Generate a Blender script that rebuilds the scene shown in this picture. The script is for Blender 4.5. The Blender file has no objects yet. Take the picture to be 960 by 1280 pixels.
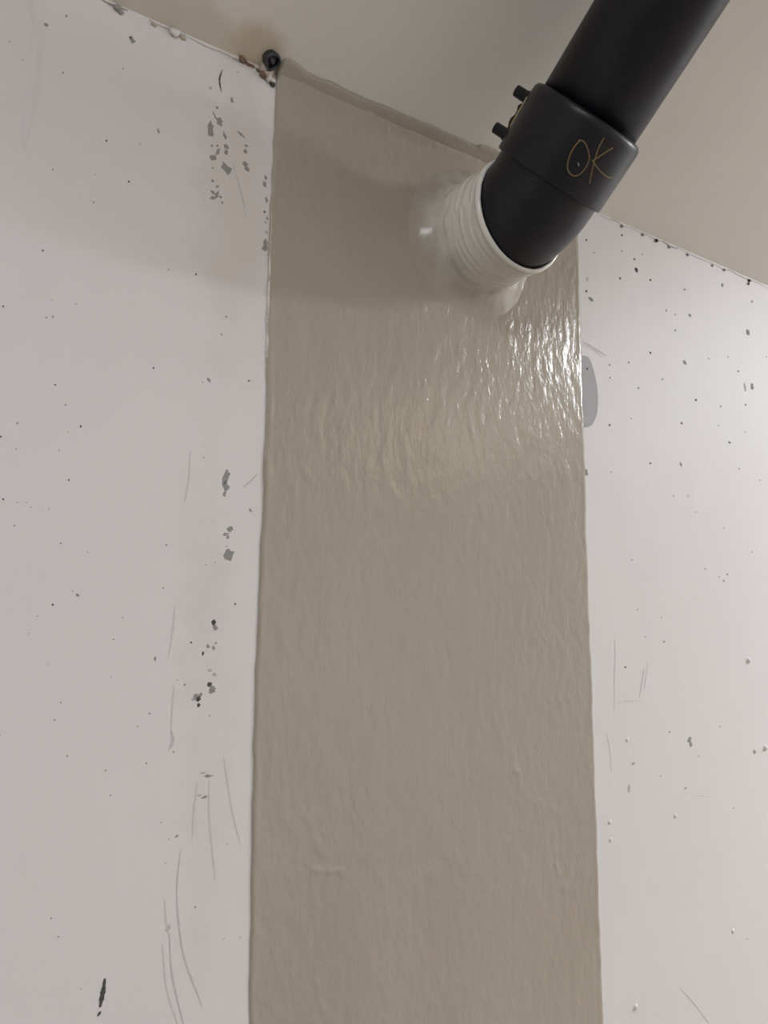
import bpy, bmesh, math, random
import numpy as np
from mathutils import Vector, Matrix

random.seed(7)
rng = np.random.default_rng(7)
scene = bpy.context.scene
C = scene.collection
R = math.radians

# ------------------------------------------------------------------ camera
F = 980.0                                   # focal length in pixels of the 960x1280 frame
YAW, PITCH = R(34.6), R(7.5)
CAM = Vector((0.0, -0.663, 1.65))
sy, cy, sp, cp = math.sin(YAW), math.cos(YAW), math.sin(PITCH), math.cos(PITCH)
c_fwd = Vector((sy*cp, cy*cp, sp)); c_right = Vector((cy, -sy, 0)); c_up = c_right.cross(c_fwd)
cam_data = bpy.data.cameras.new('camera')
cam = bpy.data.objects.new('camera', cam_data); C.objects.link(cam)
cam_data.sensor_fit = 'VERTICAL'; cam_data.sensor_height = 32.0
cam_data.lens = 32.0*F/1280.0
cam_data.clip_start = 0.02
m = Matrix((c_right, c_up, -c_fwd)).transposed().to_4x4(); m.translation = CAM
cam.matrix_world = m
scene.camera = cam

# ------------------------------------------------------------------ world, lights, exposure
world = bpy.data.worlds.new('world'); scene.world = world; world.use_nodes = True
world.node_tree.nodes['Background'].inputs[0].default_value = (0.9, 0.95, 1.0, 1)
world.node_tree.nodes['Background'].inputs[1].default_value = 0.05
scene.view_settings.view_transform = 'Standard'
scene.view_settings.look = 'None'
scene.view_settings.gamma = 1.0
scene.view_settings.use_curve_mapping = False
scene.view_settings.exposure = 0.44

JOINT = 2.195                                # height of the wall / soffit joint
FLAT = 2.70                                  # height of the flat ceiling
SLOPE = R(30)
TAN = math.tan(SLOPE)
Y_FLAT = -(FLAT-JOINT)/TAN

def area(name, loc, target, sx, sy_, power, col):
    l = bpy.data.lights.new(name, 'AREA'); l.shape = 'RECTANGLE'; l.size = sx; l.size_y = sy_
    l.energy = power; l.color = col
    o = bpy.data.objects.new(name, l); C.objects.link(o); o.location = loc
    o.rotation_euler = (Vector(target)-Vector(loc)).to_track_quat('-Z', 'Y').to_euler()
    return o
LAMP_X, LAMP_Y, LAMP_Z = 2.83, -1.06, FLAT
FILL_X, FILL_Y = -0.5, -1.5
unseen_light = area('unseen_light', (LAMP_X, LAMP_Y, LAMP_Z-0.062), (LAMP_X, LAMP_Y, 0), 1.16, 0.16, 52, (0.955, 0.995, 1.05))
fill_light = area('unseen_light', (FILL_X, FILL_Y, LAMP_Z-0.062), (FILL_X, FILL_Y, 0), 1.16, 0.16, 13.5, (0.955, 0.995, 1.05))  # added fill to even out the left side, no known source

SHEEN_X, SHEEN_Y = 2.7, -2.65
sheen_light = area('unseen_light', (SHEEN_X, SHEEN_Y, LAMP_Z-0.062), (SHEEN_X, SHEEN_Y, 0), 0.9, 0.9, 8.0, (1.0, 0.86, 0.62))  # added warm panel, put in for the sheen on the band

# ------------------------------------------------------------------ helpers
def ray(px, py):
    return c_right*((px-480)/F) - c_up*((py-640)/F) + c_fwd
def on_wall(px, py, y=0.0):
    d = ray(px, py); t = (y-CAM.y)/d.y
    return CAM + d*t
def on_ceil(px, py):
    d = ray(px, py)                          # z = JOINT - TAN*y
    t = (JOINT - TAN*CAM.y - CAM.z)/(d.z + TAN*d.y)
    return CAM + d*t

def smooth_noise(x, y, seed=0):
    """value noise in numpy, about -1..1"""
    x = np.asarray(x, float); y = np.asarray(y, float)
    xi = np.floor(x).astype(np.int64); yi = np.floor(y).astype(np.int64)
    fx = x-xi; fy = y-yi
    fx = fx*fx*(3-2*fx); fy = fy*fy*(3-2*fy)
    def h(a, b):
        n = (a*374761393 + b*668265263 + seed*1442695041) & 0xffffffff
        n = ((n ^ (n >> 13))*1274126177) & 0xffffffff
        n = (n ^ (n >> 16)) & 0xffff
        return n/32767.5-1
    return (h(xi, yi)*(1-fx)+h(xi+1, yi)*fx)*(1-fy)+(h(xi, yi+1)*(1-fx)+h(xi+1, yi+1)*fx)*fy

def mesh_obj(name, verts, faces, mat, parent=None, smooth=False):
    me = bpy.data.meshes.new(name); me.from_pydata([tuple(v) for v in verts], [], faces); me.update()
    if smooth:
        me.polygons.foreach_set('use_smooth', [True]*len(me.polygons))
    if mat: me.materials.append(mat)
    o = bpy.data.objects.new(name, me); C.objects.link(o)
    if parent: o.parent = parent
    return o
def empty(name, loc=(0, 0, 0)):
    o = bpy.data.objects.new(name, None); C.objects.link(o); o.location = loc; o.empty_display_size = 0.05
    return o
def tag(o, label, cat, group=None):
    o['label'] = label; o['category'] = cat
    if group: o['group'] = group
    return o
def struct(o, label=None):
    o['kind'] = 'structure'
    if label: o['label'] = label
    return o
def box_data(x0, x1, y0, y1, z0, z1):
    v = [(x, y, z) for x in (x0, x1) for y in (y0, y1) for z in (z0, z1)]
    f = [(0, 1, 3, 2), (4, 6, 7, 5), (0, 4, 5, 1), (2, 3, 7, 6), (0, 2, 6, 4), (1, 5, 7, 3)]
    return v, f
def box(name, ext, mat, parent=None):
    v, f = box_data(*ext); return mesh_obj(name, v, f, mat, parent)
def frame_of(ax):
    ax = Vector(ax).normalized()
    e1 = ax.cross(Vector((0, 0, 1)));
    if e1.length < 1e-4: e1 = Vector((1, 0, 0))
    e1.normalize(); return ax, e1, ax.cross(e1)
def revolve(name, origin, axis, prof, mat, parent=None, n=96, wob=None, cap0=False, cap1=False):
    """prof: list of (distance along axis, radius)"""
    ax, e1, e2 = frame_of(axis); o = Vector(origin); vs = []; fs = []
    for i, (a, r) in enumerate(prof):
        for k in range(n):
            t = 2*math.pi*k/n
            rr = r + (wob(i, a, t) if wob else 0)
            vs.append(o+ax*a+(e1*math.cos(t)+e2*math.sin(t))*rr)
    for i in range(len(prof)-1):
        for k in range(n):
            a = i*n+k; b = i*n+(k+1) % n
            fs.append((a, b, b+n, a+n))
    if cap0: fs.append(tuple(reversed(range(n))))
    if cap1: fs.append(tuple(range((len(prof)-1)*n, len(prof)*n)))
    return mesh_obj(name, vs, fs, mat, parent, True)
def sweep(name, pts, radii, mat, parent=None, n=64, caps=True):
    pts = [Vector(p) for p in pts]; vs = []; fs = []
    prev = None
    for i, p in enumerate(pts):
        t = (pts[min(i+1, len(pts)-1)]-pts[max(i-1, 0)]).normalized()
        if prev is None:
            _, e1, _ = frame_of(t)
        else:
            e1 = (prev - t*prev.dot(t)).normalized()
        prev = e1; e2 = t.cross(e1)
        r = radii[i] if isinstance(radii, (list, tuple)) else radii
        for k in range(n):
            a = 2*math.pi*k/n
            vs.append(p+(e1*math.cos(a)+e2*math.sin(a))*r)
    for i in range(len(pts)-1):
        for k in range(n):
            a = i*n+k; b = i*n+(k+1) % n
            fs.append((a, b, b+n, a+n))
    if caps:
        fs.append(tuple(reversed(range(n)))); fs.append(tuple(range((len(pts)-1)*n, len(pts)*n)))
    return mesh_obj(name, vs, fs, mat, parent, True)
def smooth_line(pts, k=6):
    """Catmull-Rom through 2-D or 3-D points"""
    P = [np.array(p, float) for p in pts]; P = [2*P[0]-P[1]]+P+[2*P[-1]-P[-2]]; out = []
    for i in range(1, len(P)-2):
        for j in range(k):
            t = j/k
            out.append(0.5*((2*P[i])+(-P[i-1]+P[i+1])*t+(2*P[i-1]-5*P[i]+4*P[i+1]-P[i+2])*t*t+(-P[i-1]+3*P[i]-3*P[i+1]+P[i+2])*t**3))
    out.append(P[-2]); return out

# ------------------------------------------------------------------ materials
def new_mat(name):
    mt = bpy.data.materials.new(name); mt.use_nodes = True
    nt = mt.node_tree; return mt, nt, nt.nodes['Principled BSDF']
def simple(name, col, rough=0.6, spec=0.5, bump=0.0, bscale=80, metal=0.0):
    mt, nt, b = new_mat(name)
    tc = nt.nodes.new('ShaderNodeTexCoord')
    n = nt.nodes.new('ShaderNodeTexNoise'); n.inputs['Scale'].default_value = bscale; n.inputs['Detail'].default_value = 4
    nt.links.new(tc.outputs['Object'], n.inputs['Vector'])
    r = nt.nodes.new('ShaderNodeMix'); r.data_type = 'RGBA'
    r.inputs['A'].default_value = (*[c*0.9 for c in col], 1); r.inputs['B'].default_value = (*[min(1, c*1.1) for c in col], 1)
    nt.links.new(n.outputs['Fac'], r.inputs['Factor']); nt.links.new(r.outputs['Result'], b.inputs['Base Color'])
    b.inputs['Roughness'].default_value = rough; b.inputs['Specular IOR Level'].default_value = spec
    b.inputs['Metallic'].default_value = metal
    if bump:
        bm = nt.nodes.new('ShaderNodeBump'); bm.inputs['Strength'].default_value = bump; bm.inputs['Distance'].default_value = 0.001
        nt.links.new(n.outputs['Fac'], bm.inputs['Height']); nt.links.new(bm.outputs['Normal'], b.inputs['Normal'])
    return mt

def painted_wall(name, col, stains, rough=0.55):
    """white emulsion on rough plaster; stains = list of (centre, (sx,sy,sz) half sizes, colour, strength)"""
    mt, nt, b = new_mat(name); L = nt.links
    tc = nt.nodes.new('ShaderNodeTexCoord')
    n1 = nt.nodes.new('ShaderNodeTexNoise'); n1.inputs['Scale'].default_value = 7; n1.inputs['Detail'].default_value = 5
    L.new(tc.outputs['Object'], n1.inputs['Vector'])
    mix = nt.nodes.new('ShaderNodeMix'); mix.data_type = 'RGBA'
    mix.inputs['A'].default_value = (col[0]*0.965, col[1]*0.965, col[2]*0.965, 1)
    mix.inputs['B'].default_value = (min(1, col[0]*1.03), min(1, col[1]*1.03), min(1, col[2]*1.03), 1)
    L.new(n1.outputs['Fac'], mix.inputs['Factor'])
    out = mix.outputs['Result']
    nd = nt.nodes.new('ShaderNodeTexNoise'); nd.inputs['Scale'].default_value = 28; nd.inputs['Detail'].default_value = 4
    L.new(tc.outputs['Object'], nd.inputs['Vector'])
    for c, s, scol, k in stains:
        mp = nt.nodes.new('ShaderNodeMapping'); mp.vector_type = 'TEXTURE'
        mp.inputs['Location'].default_value = c; mp.inputs['Scale'].default_value = s
        L.new(tc.outputs['Object'], mp.inputs['Vector'])
        ln = nt.nodes.new('ShaderNodeVectorMath'); ln.operation = 'LENGTH'
        L.new(mp.outputs['Vector'], ln.inputs[0])
        ad = nt.nodes.new('ShaderNodeMath'); ad.operation = 'ADD'
        L.new(ln.outputs['Value'], ad.inputs[0])
        ms = nt.nodes.new('ShaderNodeMath'); ms.operation = 'MULTIPLY_ADD'
        L.new(nd.outputs['Fac'], ms.inputs[0]); ms.inputs[1].default_value = 1.2; ms.inputs[2].default_value = -0.6
        L.new(ms.outputs['Value'], ad.inputs[1])
        mr = nt.nodes.new('ShaderNodeMapRange'); mr.interpolation_type = 'SMOOTHSTEP'
        mr.inputs['From Min'].default_value = 1.1; mr.inputs['From Max'].default_value = 0.35
        mr.inputs['To Min'].default_value = 0; mr.inputs['To Max'].default_value = k
        L.new(ad.outputs['Value'], mr.inputs['Value'])
        mx = nt.nodes.new('ShaderNodeMix'); mx.data_type = 'RGBA'; mx.inputs['B'].default_value = (*scol, 1)
        L.new(mr.outputs['Result'], mx.inputs['Factor']); L.new(out, mx.inputs['A']); out = mx.outputs['Result']
    L.new(out, b.inputs['Base Color'])
    b.inputs['Roughness'].default_value = rough; b.inputs['Specular IOR Level'].default_value = 0.35
    # plaster relief: slow trowel waves and fine roller grain
    n2 = nt.nodes.new('ShaderNodeTexNoise'); n2.inputs['Scale'].default_value = 14; n2.inputs['Detail'].default_value = 3
    mp2 = nt.nodes.new('ShaderNodeMapping'); mp2.inputs['Scale'].default_value = (1.6, 1, 0.5)
    L.new(tc.outputs['Object'], mp2.inputs['Vector']); L.new(mp2.outputs['Vector'], n2.inputs['Vector'])
    n3 = nt.nodes.new('ShaderNodeTexNoise'); n3.inputs['Scale'].default_value = 260; n3.inputs['Detail'].default_value = 2
    L.new(tc.outputs['Object'], n3.inputs['Vector'])
    b1 = nt.nodes.new('ShaderNodeBump'); b1.inputs['Strength'].default_value = 0.17; b1.inputs['Distance'].default_value = 0.004
    L.new(n2.outputs['Fac'], b1.inputs['Height'])
    b2 = nt.nodes.new('ShaderNodeBump'); b2.inputs['Strength'].default_value = 0.12; b2.inputs['Distance'].default_value = 0.0006
    L.new(n3.outputs['Fac'], b2.inputs['Height']); L.new(b1.outputs['Normal'], b2.inputs['Normal']); L.new(b2.outputs['Normal'], b.inputs['Normal'])
    return mt

WHITE = (0.75, 0.716, 0.714)
tan_a = (0.60, 0.53, 0.46)
p = on_wall(295, 250); q = on_wall(252, 730); s_ = on_wall(262, 930)
M_wall = painted_wall('white_wall_paint', WHITE, [
    ((p.x, 0, p.z), (0.05, 0.3, 0.20), (0.66, 0.595, 0.545), 0.55),
    ((q.x, 0, q.z), (0.030, 0.3, 0.13), (0.66, 0.60, 0.535), 0.3),
    ((s_.x, 0, s_.z), (0.035, 0.3, 0.22), (0.66, 0.615, 0.57), 0.30)])
p1 = on_ceil(268, 46); p2 = on_ceil(322, 62); p3 = on_ceil(190, 14); p4 = on_ceil(560, 150)
M_ceil = painted_wall('soffit_paint', (0.84, 0.80, 0.745), [
    (tuple(p1), (0.085, 0.035, 0.03), (0.62, 0.53, 0.41), 0.55),
    (tuple(p2), (0.035, 0.03, 0.03), (0.58, 0.48, 0.34), 0.6),
    (tuple(p3), (0.05, 0.03, 0.02), (0.64, 0.57, 0.48), 0.45)])
M_plain = painted_wall('room_paint', (0.72, 0.70, 0.67), [])
M_floor = simple('concrete_floor', (0.32, 0.29, 0.25), 0.8, 0.3, 0.3, 30)

M_dark = simple('dark_pit', (0.09, 0.085, 0.085), 0.9, 0.1)
M_grey = simple('bare_filler_grey', (0.34, 0.325, 0.315), 0.9, 0.1, 0.4, 300)
M_pale = simple('pale_scuff', (0.50, 0.475, 0.465), 0.85, 0.1)
M_faint = simple('faint_scratch', (0.655, 0.628, 0.617), 0.8, 0.2)
M_faint2 = simple('soft_scratch', (0.58, 0.553, 0.545), 0.8, 0.2)
M_patch = simple('grey_filler_patch', (0.47, 0.46, 0.48), 0.85, 0.2, 0.2, 120)
M_rust = simple('brick_brown_crumb', (0.24, 0.155, 0.115), 0.9, 0.1, 0.6, 200)
M_plasterlump = simple('crumbly_plaster', (0.55, 0.47, 0.40), 0.9, 0.1, 0.8, 200)
M_bump = simple('paint_blister', (0.73, 0.70, 0.695), 0.5, 0.35)
M_core = simple('grey_core', (0.16, 0.155, 0.17), 0.5, 0.4)
M_stub = simple('dark_grey_rubber', (0.032, 0.034, 0.042), 0.4, 0.5, 0.5, 150)

def coating(name):
    mt, nt, b = new_mat(name); L = nt.links
    tc = nt.nodes.new('ShaderNodeTexCoord')
    mp = nt.nodes.new('ShaderNodeMapping'); mp.inputs['Scale'].default_value = (1.0, 1.0, 0.5)
    L.new(tc.outputs['Object'], mp.inputs['Vector'])
    n1 = nt.nodes.new('ShaderNodeTexNoise'); n1.inputs['Scale'].default_value = 9; n1.inputs['Detail'].default_value = 4
    L.new(mp.outputs['Vector'], n1.inputs['Vector'])
    mix = nt.nodes.new('ShaderNodeMix'); mix.data_type = 'RGBA'
    mix.inputs['A'].default_value = (0.385, 0.333, 0.272, 1); mix.inputs['B'].default_value = (0.43, 0.378, 0.318, 1)
    L.new(n1.outputs['Fac'], mix.inputs['Factor']); L.new(mix.outputs['Result'], b.inputs['Base Color'])
    b.inputs['Roughness'].default_value = 0.2; b.inputs['Specular IOR Level'].default_value = 0.42
    # brush strokes and fine orange peel
    n2 = nt.nodes.new('ShaderNodeTexNoise'); n2.inputs['Scale'].default_value = 95; n2.inputs['Detail'].default_value = 3; n2.inputs['Distortion'].default_value = 0.5
    L.new(mp.outputs['Vector'], n2.inputs['Vector'])
    n3 = nt.nodes.new('ShaderNodeTexNoise'); n3.inputs['Scale'].default_value = 300; n3.inputs['Detail'].default_value = 2
    L.new(mp.outputs['Vector'], n3.inputs['Vector'])
    b1 = nt.nodes.new('ShaderNodeBump'); b1.inputs['Strength'].default_value = 0.42; b1.inputs['Distance'].default_value = 0.0016
    L.new(n2.outputs['Fac'], b1.inputs['Height'])
    b2 = nt.nodes.new('ShaderNodeBump'); b2.inputs['Strength'].default_value = 0.5; b2.inputs['Distance'].default_value = 0.0006
    L.new(n3.outputs['Fac'], b2.inputs['Height']); L.new(b1.outputs['Normal'], b2.inputs['Normal']); L.new(b2.outputs['Normal'], b.inputs['Normal'])
    return mt
M_coat = coating('taupe_liquid_membrane')
def cuff_mat():
    mt, nt, b = new_mat('pale_membrane_on_sleeve'); L = nt.links
    tc = nt.nodes.new('ShaderNodeTexCoord')
    sx = nt.nodes.new('ShaderNodeSeparateXYZ'); L.new(tc.outputs['Object'], sx.inputs['Vector'])
    n1 = nt.nodes.new('ShaderNodeTexNoise'); n1.inputs['Scale'].default_value = 35; n1.inputs['Detail'].default_value = 4
    L.new(tc.outputs['Object'], n1.inputs['Vector'])
    ma = nt.nodes.new('ShaderNodeMath'); ma.operation = 'MULTIPLY_ADD'; ma.inputs[1].default_value = 0.03
    L.new(n1.outputs['Fac'], ma.inputs[0]); L.new(sx.outputs['Y'], ma.inputs[2])
    mr = nt.nodes.new('ShaderNodeMapRange'); mr.interpolation_type = 'SMOOTHSTEP'
    mr.inputs['From Min'].default_value = 0.013; mr.inputs['From Max'].default_value = -0.022
    L.new(ma.outputs['Value'], mr.inputs['Value'])
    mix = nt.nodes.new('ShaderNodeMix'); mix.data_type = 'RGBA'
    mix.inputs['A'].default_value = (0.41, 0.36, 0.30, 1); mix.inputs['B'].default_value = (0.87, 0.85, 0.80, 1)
    # underside shade painted in as taupe, along with a thicker coat
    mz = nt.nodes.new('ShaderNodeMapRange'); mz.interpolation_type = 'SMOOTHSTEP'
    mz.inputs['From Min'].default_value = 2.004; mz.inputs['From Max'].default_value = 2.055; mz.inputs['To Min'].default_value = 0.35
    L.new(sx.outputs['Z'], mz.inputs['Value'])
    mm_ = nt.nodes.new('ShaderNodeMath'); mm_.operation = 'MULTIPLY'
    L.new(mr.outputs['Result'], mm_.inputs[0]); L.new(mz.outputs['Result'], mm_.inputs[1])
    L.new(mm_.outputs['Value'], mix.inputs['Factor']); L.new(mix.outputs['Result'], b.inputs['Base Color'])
    b.inputs['Roughness'].default_value = 0.2
    n3 = nt.nodes.new('ShaderNodeTexNoise'); n3.inputs['Scale'].default_value = 95; n3.inputs['Detail'].default_value = 3; n3.inputs['Distortion'].default_value = 0.5
    mp = nt.nodes.new('ShaderNodeMapping'); mp.inputs['Scale'].default_value = (1.0, 1.0, 0.35)
    L.new(tc.outputs['Object'], mp.inputs['Vector']); L.new(mp.outputs['Vector'], n3.inputs['Vector'])
    b2 = nt.nodes.new('ShaderNodeBump'); b2.inputs['Strength'].default_value = 0.3; b2.inputs['Distance'].default_value = 0.0015
    L.new(n3.outputs['Fac'], b2.inputs['Height']); L.new(b2.outputs['Normal'], b.inputs['Normal'])
    return mt
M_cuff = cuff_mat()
M_pipe = simple('black_polyethylene', (0.003, 0.003, 0.0075), 0.38, 0.42, 0.15, 60)
M_elbow = simple('black_moulded_plastic', (0.005, 0.005, 0.010), 0.36, 0.45, 0.15, 90)
M_chalk = simple('ochre_marker', (0.24, 0.165, 0.085), 0.7, 0.2)
M_yellow = simple('pale_yellow_line', (0.55, 0.48, 0.24), 0.6, 0.3)
M_scuff = simple('light_scuff', (0.35, 0.35, 0.37), 0.6, 0.3)
M_lamp = simple('white_lamp_housing', (0.8, 0.8, 0.8), 0.4, 0.5)

# ------------------------------------------------------------------ room shell
X0, X1, Y1 = -2.2, 4.0, -3.6
wall = struct(box('wall_back', (X0, X1, 0, 0.15, 0, JOINT+0.12), M_wall))
def slab(name, pts, mat):                    # profile in (y, z) extruded along x
    n = len(pts); vs = [(X0, y, z) for y, z in pts]+[(X1, y, z) for y, z in pts]
    fs = [tuple(range(n)), tuple(reversed(range(n, 2*n)))]+[(i, i+n, (i+1) % n+n, (i+1) % n) for i in range(n)]
    o = mesh_obj(name, vs, fs, mat)
    bm = bmesh.new(); bm.from_mesh(o.data); bmesh.ops.recalc_face_normals(bm, faces=bm.faces); bm.to_mesh(o.data); bm.free()
    return o
ceiling = struct(slab('ceiling', [(0, JOINT), (Y_FLAT, FLAT), (Y1, FLAT), (Y1, FLAT+0.1), (Y_FLAT, FLAT+0.12), (0, JOINT+0.12)], M_ceil))
struct(box('floor', (X0, X1, Y1, 0.15, -0.1, 0), M_floor))
struct(box('wall_left', (X0-0.1, X0, Y1, 0.15, 0, FLAT+0.1), M_plain))
struct(box('wall_right', (X1, X1+0.1, Y1, 0.15, 0, FLAT+0.1), M_plain))
struct(box('wall_front', (X0-0.1, X1+0.1, Y1-0.1, Y1, 0, FLAT+0.1), M_plain))

# ------------------------------------------------------------------ waterproof coating strip
coat = tag(empty('waterproof_coating', (on_wall(525, 1280).x, 0, 0)),
           'glossy taupe waterproof coating band running up the white wall to the ceiling', 'wall coating')
def child_of_coat(o):
    o.parent = coat; o.matrix_parent_inverse = Matrix.Translation(coat.location).inverted(); return o
left_px = [(345, 92), (343, 140), (341, 190), (338, 250), (335, 310), (333, 400), (332, 480), (330, 570), (327, 650), (323, 740), (320, 810), (317, 900), (315, 980), (314, 1060), (313, 1140), (312, 1210), (311, 1280)]
right_px = [(722, 254), (722, 300), (724, 360), (726, 420), (728, 500), (731, 590), (733, 680), (736, 770), (740, 870), (743, 960), (746, 1050), (749, 1140), (752, 1230), (754, 1280)]
def edge_table(pxs):
    P = [on_wall(*p) for p in pxs]
    z = np.array([q.z for q in P])[::-1]; x = np.array([q.x for q in P])[::-1]
    return z, x
lz, lx = edge_table(left_px); rz, rx = edge_table(right_px)
def ex(z, tz, tx): return np.interp(z, tz, tx)
lap_px = [(345, 88), (350, 76), (356, 72), (364, 74), (373, 80), (384, 90), (400, 97), (412, 101), (430, 110), (457, 122), (500, 140), (530, 153), (560, 166), (585, 177), (596, 182), (602, 180), (612, 184), (630, 192), (660, 208), (700, 228), (722, 240)]
lp = [on_ceil(*p) for p in lap_px]
lap_x = np.array([q.x for q in lp]); lap_s = np.array([max(0.004, -q.y) for q in lp])
o_ = np.argsort(lap_x); lap_x = lap_x[o_]; lap_s = lap_s[o_]
# rows: ceiling lap (nl), then the wall down to the floor
nu = 230
zb = on_wall(520, 1330).z
zrows = np.concatenate([np.linspace(JOINT-0.0005, zb, 560), np.linspace(zb, 0.003, 40)[1:]])
u = np.linspace(0, 1, nu)
# concentrate columns a little at the edges
uu = 0.5-0.5*np.cos(u*math.pi); u = 0.25*uu+0.75*u
Zw, Uw = np.meshgrid(zrows, u, indexing='ij')
Xw = ex(Zw, lz, lx)*(1-Uw)+ex(Zw, rz, rx)*Uw
Xw = Xw + np.where(Uw < .02, 1, np.where(Uw > .98, 1, 0))*smooth_noise(Zw*60, Uw*3, 5)*0.0008
wid = (ex(Zw, rz, rx)-ex(Zw, lz, lx))
edge = np.minimum(Uw, 1-Uw)*wid
roll = np.sqrt(np.clip(1-(1-np.clip(edge/0.004, 0, 1))**2, 0, 1))
H = 0.0003+0.0011*roll
lip = 0.0005*np.exp(-((edge-0.004)/0.003)**2)*(0.5+0.5*smooth_noise(Zw*30, Uw*2, 11))
rip = 0.00022*smooth_noise(Xw*120+1.5*smooth_noise(Xw*25, Zw*25, 3), Zw*42, 1)+0.00012*smooth_noise(Xw*210, Zw*90, 2)+0.0007*smooth_noise(Xw*14, Zw*9, 4)
H = H+(lip+rip)*roll
def add_ridge(a, b, w, h):
    """small brush ridge or lump from pixel a to b on the band"""
    global H
    A = on_wall(*a); B = on_wall(*b); ax, az, bx, bz = A.x, A.z, B.x, B.z
    dx, dz = bx-ax, bz-az; L2 = dx*dx+dz*dz+1e-9
    t = np.clip(((Xw-ax)*dx+(Zw-az)*dz)/L2, 0, 1)
    d2 = (Xw-ax-t*dx)**2+(Zw-az-t*dz)**2
    H = H+0.55*h*np.exp(-d2/(w*w))*(0.6+0.6*smooth_noise(Xw*170, Zw*120, 9))
for a, b, w, h in [((352, 150), (351, 200), .0045, .0022), ((479, 148), (486, 178), .003, .0018), ((496, 193), (500, 212), .003, .0018),
                   ((457, 142), (460, 146), .003, .0016), ((472, 203), (474, 206), .003, .0018), ((527, 216), (530, 220), .0025, .0016),
                   ((386, 144), (388, 146), .003, .0012), ((510, 225), (511, 262), .003, .0012), ((511, 262), (514, 282), .003, .002), ((517, 338), (529, 385), .0032, .0018),
                   ((391, 1087), (424, 1089), .0028, .0016), ((382, 1020), (402, 1070), .003, .0008), ((648, 965), (650, 1035), .003, .0009),
                   ((643, 961), (643, 963), .003, .0018), ((705, 1105), (704, 1108), .004, .002), ((694, 1080), (698, 1095), .003, .0012),
                   ((675, 790), (681, 800), .003, .0014), ((660, 1000), (690, 1010), .006, .0007), ((560, 1065), (585, 1080), .006, .0007),
                   ((395, 1225), (402, 1260), .003, .0008), ((508, 605), (508, 560), .003, .0007), ((536, 560), (534, 575), .003, .0009),
                   ((600, 640), (604, 650), .003, .0009), ((470, 600), (476, 560), .003, .0007)]:
    add_ridge(a, b, w, h)
Vw = np.stack([Xw, -H, Zw], -1)
nlap = 22
xs_top = Xw[0]
svals = np.linspace(1, 0.0, nlap, endpoint=False)
smax = np.interp(xs_top, lap_x, lap_s)
rows = []
for sv in svals:
    s = smax*sv
    s = s*(1+0.05*smooth_noise(xs_top*60, xs_top*0+sv*0, 21))
    t = 0.0022*np.sqrt(np.clip(1-(1-np.clip((smax-s+1e-6)/0.005, 0, 1))**2, 0, 1))*np.minimum(1, roll[0]+.1)
    t = t+0.0006*smooth_noise(xs_top*50, s*50, 31)*np.minimum(1, (smax-s)/0.006)
    t = t+0.004*np.exp(-(s/0.010)**2)     # fillet in the corner
    t = np.minimum(t, t)
    rows.append(np.stack([xs_top, -s-math.sin(SLOPE)*t*0.6, JOINT+TAN*s-math.cos(SLOPE)*t], -1))
Vl = np.stack(rows, 0)
# corner fillet on the wall side
fil = 0.004*np.exp(-((JOINT-Zw)/0.010)**2)*np.minimum(1, roll+.05)
Vw[..., 1] -= fil
Vw[..., 2] = np.minimum(Vw[..., 2], JOINT-0.002)
V_all = np.concatenate([Vl, Vw], 0); nr, nc = V_all.shape[:2]
idx = np.arange(nr*nc).reshape(nr, nc)
fc = np.stack([idx[:-1, :-1], idx[:-1, 1:], idx[1:, 1:], idx[1:, :-1]], -1).reshape(-1, 4)
me = bpy.data.meshes.new('coated_band')
me.vertices.add(nr*nc); me.vertices.foreach_set('co', V_all.reshape(-1))
me.loops.add(fc.size); me.loops.foreach_set('vertex_index', fc.reshape(-1))
me.polygons.add(len(fc)); me.polygons.foreach_set('loop_start', np.arange(len(fc))*4)
me.polygons.foreach_set('use_smooth', np.ones(len(fc), bool))
me.update(calc_edges=True); me.validate()
me.materials.append(M_coat)
band = bpy.data.objects.new('coated_band', me); C.objects.link(band); child_of_coat(band)

# ------------------------------------------------------------------ waste pipe geometry
DIR = Vector((0.095, -0.725, 0.68)).normalized()
AX0 = Vector((0.58792, 0.52233, 0.47476))+CAM           # a point on the pipe axis (t = 0)
NRM = Vector((0, -1, 0))
VTX = AX0-DIR*0.060                                      # where the two elbow axes meet
RIM = VTX-NRM*0.012
WC = Vector((VTX.x, 0, VTX.z))                           # centre of the hole on the wall

# pale cuff round the sleeve, flaring into the band
Lc = -RIM.y
prof = []
for i in range(26):
    a = i/25
    y = 0.0004+ (0.0296)*a
    prof.append((y, 0.0635+0.030*(1-a)**3))
for i in range(1, 50):
    a = 0.030+(Lc-0.008-0.030)*i/49
    prof.append((a, 0.0635-0.0012*i/49+0.0))
prof += [(Lc-0.0072, 0.0618), (Lc-0.0065, 0.0636), (Lc-0.005, 0.0645), (Lc-0.003, 0.0645), (Lc-0.001, 0.0637), (Lc, 0.0622), (Lc+0.0002, 0.0606), (Lc-0.002, 0.0598), (Lc-0.012, 0.0597)]
def wob(i, a, t):
    k = max(0, 1-a/0.04)
    n1 = float(smooth_noise(math.cos(t)*2.2+5, math.sin(t)*2.2+a*30, 41))
    n2 = float(smooth_noise(math.cos(t)*7+5, math.sin(t)*7+a*45, 42))
    if a > Lc-0.009: return n1*0.0004+n2*0.0003
    n3 = float(smooth_noise(a*260+0.9*math.sin(t+1.0)+0.6*math.sin(2*t), t*1.1, 43))
    return n1*(0.0010+0.0030*k)+n2*(0.0004+0.0006*k)+n3*0.0007*(1-k)
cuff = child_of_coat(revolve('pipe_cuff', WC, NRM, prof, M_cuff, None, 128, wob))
cuff['label'] = 'pale cream coated cuff around the pipe'

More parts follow.
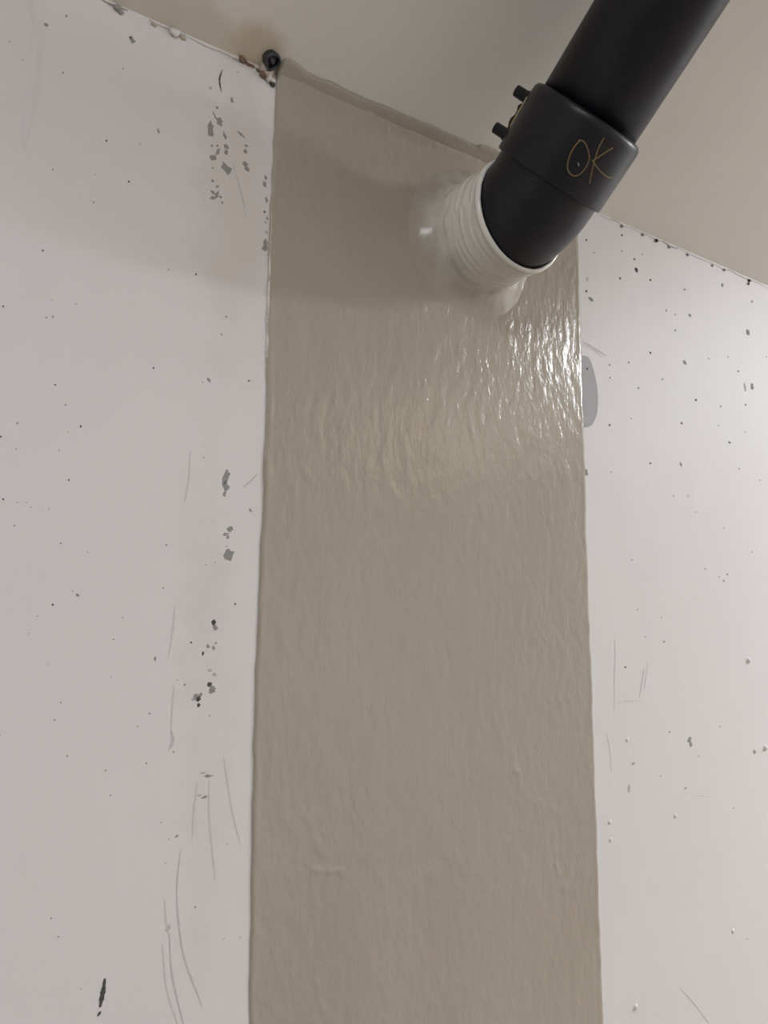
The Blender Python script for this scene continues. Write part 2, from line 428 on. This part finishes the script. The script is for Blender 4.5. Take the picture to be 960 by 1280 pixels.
pipe = tag(empty('plastic_pipe', tuple(WC)), 'black plastic pipe with elbow leaving the wall, OK written on it', 'pipe')
def child_of_pipe(o, par=None):
    o.parent = par or pipe
    o.matrix_parent_inverse = Matrix.Translation(pipe.location).inverted() if par is None else (par.matrix_parent_inverse @ Matrix.Translation(pipe.location)).inverted() @ Matrix.Identity(4)
    return o
def sub(o, par):                                          # sub-part: the parent's world matrix is identity
    o.parent = par; return o

# elbow body
RB = 0.066
ang = NRM.angle(DIR); tl = RB*math.tan(ang/2)
pts = [VTX-NRM*(0.097), VTX-NRM*0.07, VTX-NRM*0.05, VTX-NRM*(tl+0.001)]
side = (DIR-NRM*DIR.dot(NRM)).normalized(); cen = VTX-NRM*tl+side*RB
for i in range(15):
    th = ang*i/14
    pts.append(cen+(-side*math.cos(th)+NRM*math.sin(th))*RB)
pts += [VTX+DIR*(tl+0.002), VTX+DIR*(tl+0.006), VTX+DIR*(tl+0.02)]
elbow = child_of_pipe(sweep('elbow', pts, 0.0592, M_elbow, None, 96))
elbow['label'] = 'bent elbow fitting entering the pale cuff'
def at(t): return AX0+DIR*t
sock_prof = [(-0.024, 0.056), (-0.0262, 0.0605), (-0.0262, 0.0622), (-0.0255, 0.0632), (-0.024, 0.0636), (0.036, 0.0636), (0.0405, 0.0630), (0.0435, 0.0612), (0.0445, 0.0590), (0.0445, 0.0545)]
socket = child_of_pipe(revolve('socket', AX0, DIR, sock_prof, M_elbow, None, 128))
socket['label'] = 'wider coupling socket with two terminal pins'
straight = child_of_pipe(revolve('straight_pipe', AX0, DIR, [(0.0, 0.055), (0.2, 0.055), (0.4, 0.055), (0.62, 0.055)], M_pipe, None, 128, None, True, True))

# terminals on the upper left flank
viewd = (at(0)-CAM).normalized()
sil = DIR.cross(viewd).normalized()
if sil.dot(c_right) > 0: sil = -sil
back = DIR.cross(sil).normalized()
if back.dot(viewd) < 0: back = -back
rad = (sil*0.985+back*0.17).normalized()
for t in (0.0275, -0.0120):
    base = at(t)
    term = child_of_pipe(revolve('terminal', base, rad, [(0.058, 0.0078), (0.0655, 0.0072), (0.0672, 0.0060), (0.0790, 0.0058), (0.0798, 0.0052), (0.0796, 0.0040), (0.0700, 0.0036)], M_elbow, None, 24), None)
    sub(revolve('pin', base, rad, [(0.066, 0.0018), (0.0765, 0.0018), (0.0770, 0.0012)], M_elbow, None, 12, None, False, True), term)
# low web between the terminals
ax, e1, e2 = DIR, rad, DIR.cross(rad)
web_v = []; hs = [0, 0.0025, 0.0045, 0.0050, 0.0030, 0.0032, 0.0050, 0.0018, 0]
for i, h in enumerate(hs):
    t = -0.010+0.036*i/8
    for w_ in (-0.004, 0.004):
        web_v.append(at(t)+e1*0.0600+e2*w_); web_v.append(at(t)+e1*(0.0640+h)+e2*w_*0.7)
web_f = []
for i in range(8):
    a = i*4; b = a+4
    web_f += [(a, a+1, b+1, b), (a+1, a+3, b+3, b+1), (a+3, a+2, b+2, b+3)]
web = child_of_pipe(mesh_obj('terminal_web', web_v, web_f, M_elbow))
# thin yellow line beside the terminals
def on_cyl(px, py, r):
    d = ray(px, py).normalized(); o = CAM-AX0
    dp = d-DIR*d.dot(DIR); op = o-DIR*o.dot(DIR)
    a = dp.dot(dp); b = 2*dp.dot(op); c = op.dot(op)-r*r
    D = b*b-4*a*c
    t = (-b-math.sqrt(max(D, 0)))/(2*a)
    return CAM+d*t
th0 = math.atan2(rad.dot(e2), rad.dot(e1))
side_sgn = 1 if e2.dot(viewd) < 0 else -1
yl = []
for i in range(9):
    t = -0.0035+0.031*i/8
    al = side_sgn*0.27
    yl.append(at(t)+(e1*math.cos(al)+e2*math.sin(al))*0.0637)
yline = child_of_pipe(sweep('yellow_line', yl, 0.0008, M_yellow, None, 8))
yline['label'] = 'thin yellow line beside the terminals'

# handwritten OK
crop = lambda q: (690+q[0]/8, 160+q[1]/8)
strokes = [[(285, 120), (225, 185), (180, 270), (155, 370), (165, 435), (215, 478), (280, 460), (340, 390), (372, 310), (362, 230), (330, 150), (285, 122), (262, 128)],
           [(520, 97), (470, 190), (435, 290), (405, 400), (375, 550)],
           [(610, 195), (540, 240), (465, 290), (402, 332)],
           [(402, 325), (440, 380), (500, 450), (560, 492), (612, 490)]]
wv = []; wf = []
for st in strokes:
    pl = smooth_line([crop(s) for s in st], 8)
    P3 = [on_cyl(p_[0], p_[1], 0.0637) for p_ in pl]
    o_t = sweep('tmp', P3, 0.00062, None, None, 6)
    off = len(wv); wv += [v.co.copy() for v in o_t.data.vertices]; wf += [tuple(i+off for i in f.vertices) for f in o_t.data.polygons]
    mm = o_t.data; bpy.data.objects.remove(o_t); bpy.data.meshes.remove(mm)
writing = sub(mesh_obj('handwritten_ok', wv, wf, M_chalk), socket)
writing['label'] = 'ochre handwritten letters OK'
def scuff(px, py, r, s, par):
    c = on_cyl(px, py, r); c2 = on_cyl(px+s[0], py+s[1], r)
    o_s = sweep('scuff', [c, c.lerp(c2, .5), c2], [0.0003, 0.0007, 0.0003], M_scuff, None, 6); sub(o_s, par); return o_s
scuff(722.5, 203, 0.0637, (1.2, 5), socket)
scuff(853, 89, 0.0551, (2.5, -2), straight)

# ------------------------------------------------------------------ marks on the wall
def lump_poly(n, jag, seed):
    r_ = random.Random(seed); out = []
    for k in range(n):
        a = 2*math.pi*k/n; rr = 1-jag*r_.random()
        out.append((math.cos(a)*rr, math.sin(a)*rr))
    return out
def chip_mesh(name, poly, mat, th=0.0004):
    """flat flake in the xz plane with a small bevelled edge, facing -y"""
    n = len(poly)
    v = [(x, 0, z) for x, z in poly]+[(x*0.9, -1, z*0.9) for x, z in poly]
    f = [tuple(range(n, 2*n))]+[(i, (i+1) % n, (i+1) % n+n, i+n) for i in range(n)]
    me_ = bpy.data.meshes.new(name); me_.from_pydata(v, [], f); me_.update(); me_.materials.append(mat); return me_
MATS = {0: M_dark, 1: M_grey, 2: M_pale, 3: M_faint}
dot_mesh = {k: [chip_mesh('plaster_pit', lump_poly(8, 0.3, 10*k+j), MATS[k]) for j in range(3)] for k in MATS}
chip_meshes = {k: [chip_mesh('paint_chip', lump_poly(11, 0.55, 100+10*k+j), MATS[k]) for j in range(4)] for k in MATS}
def mark(px, py, w, h, shade, kind='pit', rot=0.0):
    c = on_wall(px, py); sx = abs(on_wall(px+w/2, py).x-on_wall(px-w/2, py).x)/2; sz = abs(on_wall(px, py+h/2).z-on_wall(px, py-h/2).z)/2
    if kind != 'pit': sx *= 1.3; sz *= 1.25
    src = random.choice((dot_mesh if kind == 'pit' else chip_meshes)[shade])
    o = bpy.data.objects.new('plaster_pit' if kind == 'pit' else 'paint_chip', src); C.objects.link(o)
    o.parent = wall; o.location = (c.x, 0, c.z); o.scale = (sx, 0.00022, sz); o.rotation_euler = (0, rot+random.uniform(-.25, .25), 0)
    return o
D0, D1, D2 = 0, 1, 2
pits = []
def dots(s, shade, size):
    for a in s.split():
        x, y = a.split(','); mark(float(x), float(y), size*random.uniform(.85, 1.15), size*random.uniform(.9, 1.3), shade)
# dark specks
dots('192,460 311,476 69,481 245,343 86,600 4,383 4,624 1,546 294,755 83,20 133,176 161,227 66,756 239,803 101,533', 0, 3.0)
dots('733,300 793,324 775,348 733,364 870,500 762,531.5 912,553 734,461 781.6,834 777.5,294 813,441 852,529 813,350 813,579', 0, 3.0)
# middling specks
dots('53,313 82,506 277,418 283,396 18,657 97,744 208,681 204,735 217,786 142,799 76,878 68,900 84,945 183,954 132,963 138,994 187,892 217,940 231,856 244,1134 64,1148 73,1171 79,91 117,253 66,212 54,313 22,529 58,397 66,396 76,679', 1, 2.8)
dots('777.5,314 833,388 844,413 798,485 786,453 762.5,472 923,464 932,506 940,377 856,362 830,802 837,915 909,718 904.6,726 881.5,711 791,955 857,985 828,474 762,456 901,508', 1, 2.8)
# faint specks
dots('65,375 95,380 211,337 254,478 74,563 85,540 20,561 33,628 61,636 39,634 22,628 255,572 91,739 153,772 222,850 262,895 0,919 139,846 201,1028 211,1049 284,1055 207,1079 226,1170 280,1173 300,1172 101,1236 154,86 12,52 28,75 119,218 297,90 257,706 269,703 175,180 47,770 35,792 60,830 172,908 110,690', 2, 2.6)
dots('743,316 844,393 789,523 898,532 924,586 931,540 910,446 958,446 899,721 807,796 827,772 797,762 873,945 826,970 900,908 917,1010 934,1174 860,620 870,640 905,660 764,590 886,448 803,318 842,620 790,700 950,600 940,690', 2, 2.6)
# larger flakes and elongated marks: px, py, w, h, shade, rot
for a in [(58, 31, 6, 5, 1, .2), (165, 50, 8, 9, 1, 0), (163, 47, 4, 4, 0, 0), (198, 164, 3, 7, 1, -.3), (261, 475, 4, 7, 1, -.4), (194, 823, 3, 6, 1, .1), (97, 744, 5, 4, 1, .3), (221, 1045, 5, 3, 1, 0), (124, 1267, 4, 7, 0, .4),
          (290, 125, 4, 7, 1, -.3), (263, 110, 4, 5, 2, 0), (271.6, 134.6, 4, 4, 1, .7), (275, 152, 8, 11, 1, .3), (263.6, 161, 8, 20, 1, .1), (281, 170, 4, 10, 1, -.4), (283, 183, 7, 6, 1, 0), (283, 190, 5, 7, 1, .2), (308, 182, 5, 4, 1, 0), (307, 189, 5, 6, 1, 0),
          (265, 182, 3, 4, 1, 0), (272, 182, 3, 4, 1, 0), (267, 197, 8, 10, 1, .5), (272, 190, 4, 12, 1, .3), (283, 211, 12, 15, 1, -.6), (307, 205, 7, 7, 1, .2), (309, 211, 7, 6, 1, 0), (266, 210, 2.5, 3, 1, 0), (266, 226, 4, 4, 1, 0), (272, 233, 3, 6, 1, .5), (267, 241, 8, 4, 1, .7), (271, 244, 4, 13, 1, .5), (266, 247, 7, 5, 1, -.2), (276, 246, 4, 4, 1, 0), (278, 253, 3, 3, 1, 0),
          (332, 222, 4, 6, 1, .3), (331, 230, 5, 8, 1, 0), (333, 250, 4, 8, 1, 0), (331, 265, 3, 3, 0, 0), (334, 273, 4, 4, 1, 0), (332, 278, 4, 4, 2, 0), (333, 290, 4, 6, 2, 0), (332, 305, 6, 14, 1, .2), (331, 311, 8, 6, 1, .3),
          (283, 596, 8, 22, 1, .05), (282, 608, 9, 14, 1, 0), (281, 617, 4, 8, 1, .2), (288, 661, 8, 9, 1, .2), (282, 668, 8, 4, 1, -.3), (285, 671, 4, 6, 1, .2), (286.5, 693, 13, 16, 1, .3), (283, 683, 3, 3, 2, 0), (313, 638, 3, 6, 1, -.3),
          (267, 778, 6, 8, 0, -.3), (269, 784, 6, 8, 1, -.3), (260, 808, 5, 5, 1, .2), (267, 810, 4, 6, 1, -.3), (270, 804, 3, 3, 1, 0), (254, 817, 3, 6, 0, 0), (262, 838, 5, 4, 2, 0), (268, 843, 5, 6, 2, 0), (262, 855, 6, 7, 0, .2), (266, 861, 9, 8, 1, .2), (264, 865, 7, 5, 1, 0), (246, 871, 9, 9, 1, .3), (248, 873, 6, 8, 0, 0), (248, 881, 4, 6, 0, 0), (241, 874, 4, 5, 2, 0), (251, 868, 5, 6, 1, 0),
          (260, 970, 11, 4, 1, -.1), (253, 966, 8, 3, 2, .2), (256, 996, 8, 4, 1, -.1), (249, 994, 6, 3, 2, .2), (210, 1160, 6, 12, 2, .1),
          (795, 337, 4, 7, 0, -.3), (739, 374, 7, 6, 1, .2), (903, 356, 3, 6, 1, -.2), (862.5, 394, 4, 4, 1, 0), (935, 415, 5, 8, 1, -.3), (856, 453, 5, 5, 1, 0), (940, 482.5, 5, 9, 1, -.4), (931, 484, 3, 14, 2, -.15), (851, 580.6, 3, 6, 1, 0), (734, 349, 2, 9, 2, .2),
          (862, 924, 6, 8, 1, 0), (863.5, 930, 4, 7, 1, -.2), (943, 940, 4, 6, 1, 0), (786, 986, 3, 11, 2, .2), (792, 954, 4, 3, 2, 0), (733, 590, 4, 9, 1, 0)]:
    mark(a[0], a[1], a[2], a[3], a[4], 'chip', a[5])
# grey filler patch by the band
pp = smooth_line([(727, 444), (736, 447), (741, 459), (745, 475), (747.5, 494), (746.5, 516), (741, 530), (734, 534), (728, 534)], 4)
P3 = [on_wall(a[0], a[1]) for a in pp]; cx = sum(q_.x for q_ in P3)/len(P3); cz = sum(q_.z for q_ in P3)/len(P3)
po = bpy.data.objects.new('filler_patch', chip_mesh('filler_patch', [(q_.x-cx, q_.z-cz) for q_ in P3], M_patch)); C.objects.link(po)
po.parent = wall; po.location = (cx, 0, cz); po.scale = (1, 0.0002, 1); po['label'] = 'grey bare filler patch at the band edge'

def scratch(pxs, w, mat, name='scratch', proj=on_wall, nrm=Vector((0, -1, 0)), par=None):
    pl = smooth_line(pxs, 6); P = [proj(a[0], a[1]) for a in pl]; vs = []; fs = []; n = len(P)
    for i, q_ in enumerate(P):
        t = (P[min(i+1, n-1)]-P[max(i-1, 0)]).normalized(); s = t.cross(nrm).normalized()
        ww = w*0.0009*0.5*(0.35+0.65*math.sin(math.pi*(i+.5)/n))*random.uniform(.7, 1.2)
        vs += [q_-s*ww+nrm*0.0002, q_+nrm*0.00025, q_+s*ww+nrm*0.0002]
    for i in range(n-1):
        a = i*3; fs += [(a, a+1, a+4, a+3), (a+1, a+2, a+5, a+4)]
    return mesh_obj(name, vs, fs, mat, par or wall)
scratch([(131, 1223), (129, 1238), (127, 1248), (125, 1259)], 4.5, M_dark)
scratch([(278, 87), (274.5, 98), (275, 107), (277, 115)], 1.8, M_dark)
scratch([(266, 139), (269, 146), (273, 153)], 2.0, M_grey)
scratch([(297, 164), (301, 168), (306, 172)], 3.0, M_grey)
scratch([(291, 205), (299, 232), (304, 252), (308, 271)], 1.6, M_faint2)
scratch([(728, 427), (740, 434), (758, 445)], 2.4, M_faint2)
scratch([(729, 431), (745, 440), (752, 447)], 1.6, M_faint)
scratch([(238, 566), (236, 600), (231, 628)], 1.6, M_faint)
scratch([(322, 592), (313, 602), (304, 609)], 1.8, M_faint2)
scratch([(219, 757), (216, 790), (210, 825)], 1.8, M_faint)
scratch([(218, 855), (216, 880), (214, 912)], 1.6, M_faint)
scratch([(214, 913), (216.5, 926), (211, 938)], 3.2, M_faint2)
scratch([(226, 1062), (221, 1114), (225, 1167), (232, 1202), (243, 1232), (253, 1259)], 1.8, M_faint2)
scratch([(212, 1167), (214, 1209), (222, 1250), (230, 1282)], 1.8, M_faint2)
scratch([(203, 1181), (209, 1237), (223, 1282)], 1.6, M_faint)
scratch([(206, 1125), (208, 1150), (211, 1172)], 1.8, M_faint)
scratch([(262, 975), (262, 1020), (269, 1099)], 2.0, M_faint)
scratch([(280, 947), (290, 1010), (301, 1057)], 1.8, M_faint)
scratch([(247, 980), (243, 1015), (241, 1045)], 3, M_faint)
scratch([(768, 797), (769, 815), (768, 850), (768, 890)], 1.6, M_faint)
scratch([(850, 1235), (868, 1255), (886, 1279)], 1.6, M_faint2)
scratch([(805, 835), (803, 850), (799, 872)], 1.8, M_faint2)
scratch([(810, 826), (808, 842), (805, 862)], 1.6, M_faint)
scratch([(774, 878), (786, 876), (800, 876)], 1.8, M_faint)
scratch([(758, 918), (762, 935), (764, 965)], 2.0, M_faint)
scratch([(866, 748), (872, 748.5)], 1.6, M_faint)
scratch([(868, 995), (878, 995), (888, 996)], 1.6, M_faint)

# raised blisters and trowel ridges under the paint
def ridge(pxs, w, h, name, mat):
    pl = smooth_line(pxs, 8); P = [on_wall(a[0], a[1]) for a in pl]; n = len(P); vs = []; fs = []; k = 7
    for i, q_ in enumerate(P):
        t = (P[min(i+1, n-1)]-P[max(i-1, 0)]).normalized(); s = t.cross(Vector((0, -1, 0))).normalized()
        e = max(0.02, math.sin(math.pi*i/(n-1)))**0.5
        for j in range(k):
            a = -1+2*j/(k-1)
            vs.append(q_+s*(a*w*e)+Vector((0, -1, 0))*(h*e*(1-a*a)**2+0.00005))
    for i in range(n-1):
        for j in range(k-1):
            a = i*k+j; fs.append((a, a+1, a+1+k, a+k))
    return mesh_obj(name, vs, fs, mat, wall, True)
ridge([(40, -12), (43, 12), (47, 36), (44, 70), (42, 100), (38, 130), (33, 160), (30, 186)], 0.006, 0.0024, 'plaster_ridge', M_wall)
for (x, y, r_, h) in [(935, 826, .006, .004), (956, 935, .006, .004), (844, 1020, .004, .002), (794, 1259, .005, .003), (916, 1164, .004, .002), (784, 925, .004, .0015), (762, 1028, .004, .0018), (763, 1050, .004, .0015)]:
    ridge([(x-1, y-r_*500), (x, y), (x+1, y+r_*500)], r_, h, 'paint_blister', M_bump)

# ------------------------------------------------------------------ joint between wall and ceiling
def lumpy(name, loc, size, mat, par, seed, sub_=2):
    bm = bmesh.new(); bmesh.ops.create_icosphere(bm, subdivisions=sub_, radius=1)
    rl = random.Random(seed)
    for v in bm.verts:
        c = v.co
        k = 1+0.45*float(smooth_noise(c.x*2.1+seed*3.7, c.y*2.1+c.z*1.7, seed))+rl.uniform(-.12, .12)
        v.co = Vector((c.x*size[0], c.y*size[1], c.z*size[2]))*k
    me_ = bpy.data.meshes.new(name); bm.to_mesh(me_); bm.free(); me_.materials.append(mat)
    me_.polygons.foreach_set('use_smooth', [True]*len(me_.polygons))
    o = bpy.data.objects.new(name, me_); C.objects.link(o); o.location = loc
    if par: o.parent = par
    return o
cn = Vector((0, -math.sin(SLOPE), -math.cos(SLOPE)))
def joint_y(px): return 40+0.432*(px-225)
def jpt(px): return on_wall(px, joint_y(px)+1)
def joint_crack(x0, x1, w, mat, dy=0):
    k = max(3, int((x1-x0)/8))
    scratch([(x0+(x1-x0)*i/(k-1), joint_y(x0+(x1-x0)*i/(k-1))+dy+random.uniform(-1.2, 1.2)) for i in range(k)], w, mat, 'joint_crack')
joint_crack(125, 160, 3.0, M_grey, 2); joint_crack(186, 232, 2.2, M_pale, 2); joint_crack(232, 300, 1.8, M_pale, 3); joint_crack(284, 328, 2.4, M_grey, 4)
joint_crack(748, 790, 1.8, M_pale, 2); joint_crack(790, 850, 2.2, M_pale, 2); joint_crack(828, 846, 3.0, M_grey, 2); joint_crack(846, 900, 1.6, M_pale, 2); joint_crack(895, 960, 2.2, M_pale, 2)
sd = 50
for px, dy, s, mt in [(146, 3, .0030, M_grey), (150, 6, .002, M_grey), (192, 3, .002, M_plasterlump), (218, 3, .004, M_bump), (228, 4, .0025, M_plasterlump), (303, 0, .0032, M_rust), (309, 2, .0018, M_rust), (315, 2, .0018, M_rust), (322, 4, .0017, M_rust),
                      (777, 3, .0022, M_grey), (803, 2, .002, M_grey), (820, 2, .0028, M_dark), (836, 3, .002, M_grey), (859, 3, .002, M_grey), (905, 2, .0022, M_grey), (936, 2, .0026, M_dark), (935, 6, .002, M_rust), (890, 3, .0018, M_grey)]:
    q_ = on_wall(px, joint_y(px)+dy+2); sd += 1
    lumpy('plaster_crumb', (q_.x, -s*0.4, min(q_.z, JOINT-s*0.4)), (s*1.2, s*0.7, s), mt, wall, sd)
# broken plaster under the stub
for px, py, s, mt in [(329, 86, .0055, M_plasterlump), (332, 91, .005, M_plasterlump), (335, 96, .004, M_bump), (327, 91, .0035, M_rust), (339, 100, .003, M_bump), (340, 104, .0026, M_dark), (337, 88, .004, M_plasterlump), (331, 94, .003, M_rust)]:
    q_ = on_wall(px, py+2); sd += 1
    lumpy('plaster_crumb', (q_.x, -s*0.5, min(q_.z, JOINT-0.002)), (s, s*0.9, s*1.1), mt, wall, sd)
# short dark stub poking out of the corner
a = on_ceil(338, 74)
stub_dir = (cn*0.9+Vector((0.1, -0.25, -0.2))).normalized()
stub = tag(empty('dark_stub', tuple(a)), 'short dark grey stub poking out of the corner above the taupe band', 'stub')
so = revolve('sheath', (0, 0, 0), stub_dir, [(-0.012, 0.0085), (-0.004, 0.0090), (0.002, 0.0092), (0.006, 0.0090), (0.0085, 0.0082), (0.0088, 0.0072), (0.0070, 0.0064), (0.0020, 0.0058), (-0.0040, 0.0050)], M_stub, stub, 28,
             lambda i, a_, t: 0.0018*float(smooth_noise(math.cos(t)*1.5+3, math.sin(t)*1.5+a_*80, 77)), False, True)
lumpy('core', tuple(stub_dir*0.001+Vector((0.001, 0, 0.002))), (0.0042, 0.0042, 0.0060), M_core, stub, 91)

# ------------------------------------------------------------------ unseen ceiling lamps: main batten, added fill batten, added sheen panel
for lx_, ly_, lab in ((LAMP_X, LAMP_Y, 'white batten lamp under the flat ceiling near the right wall'), (FILL_X, FILL_Y, 'added white batten fill light under the flat ceiling nearer the left wall')):
    lamp = tag(empty('unseen_lamp', (lx_, ly_, LAMP_Z)), lab, 'lamp', 'ceiling lamps')
    box('housing', (-0.62, 0.62, -0.12, 0.12, -0.055, -0.0005), M_lamp, lamp)
lamp = tag(empty('unseen_lamp', (SHEEN_X, SHEEN_Y, LAMP_Z)), 'added wide square dim warm panel under the flat ceiling, for sheen on the band', 'lamp')
box('housing', (-0.48, 0.48, -0.48, 0.48, -0.055, -0.0005), M_lamp, lamp)
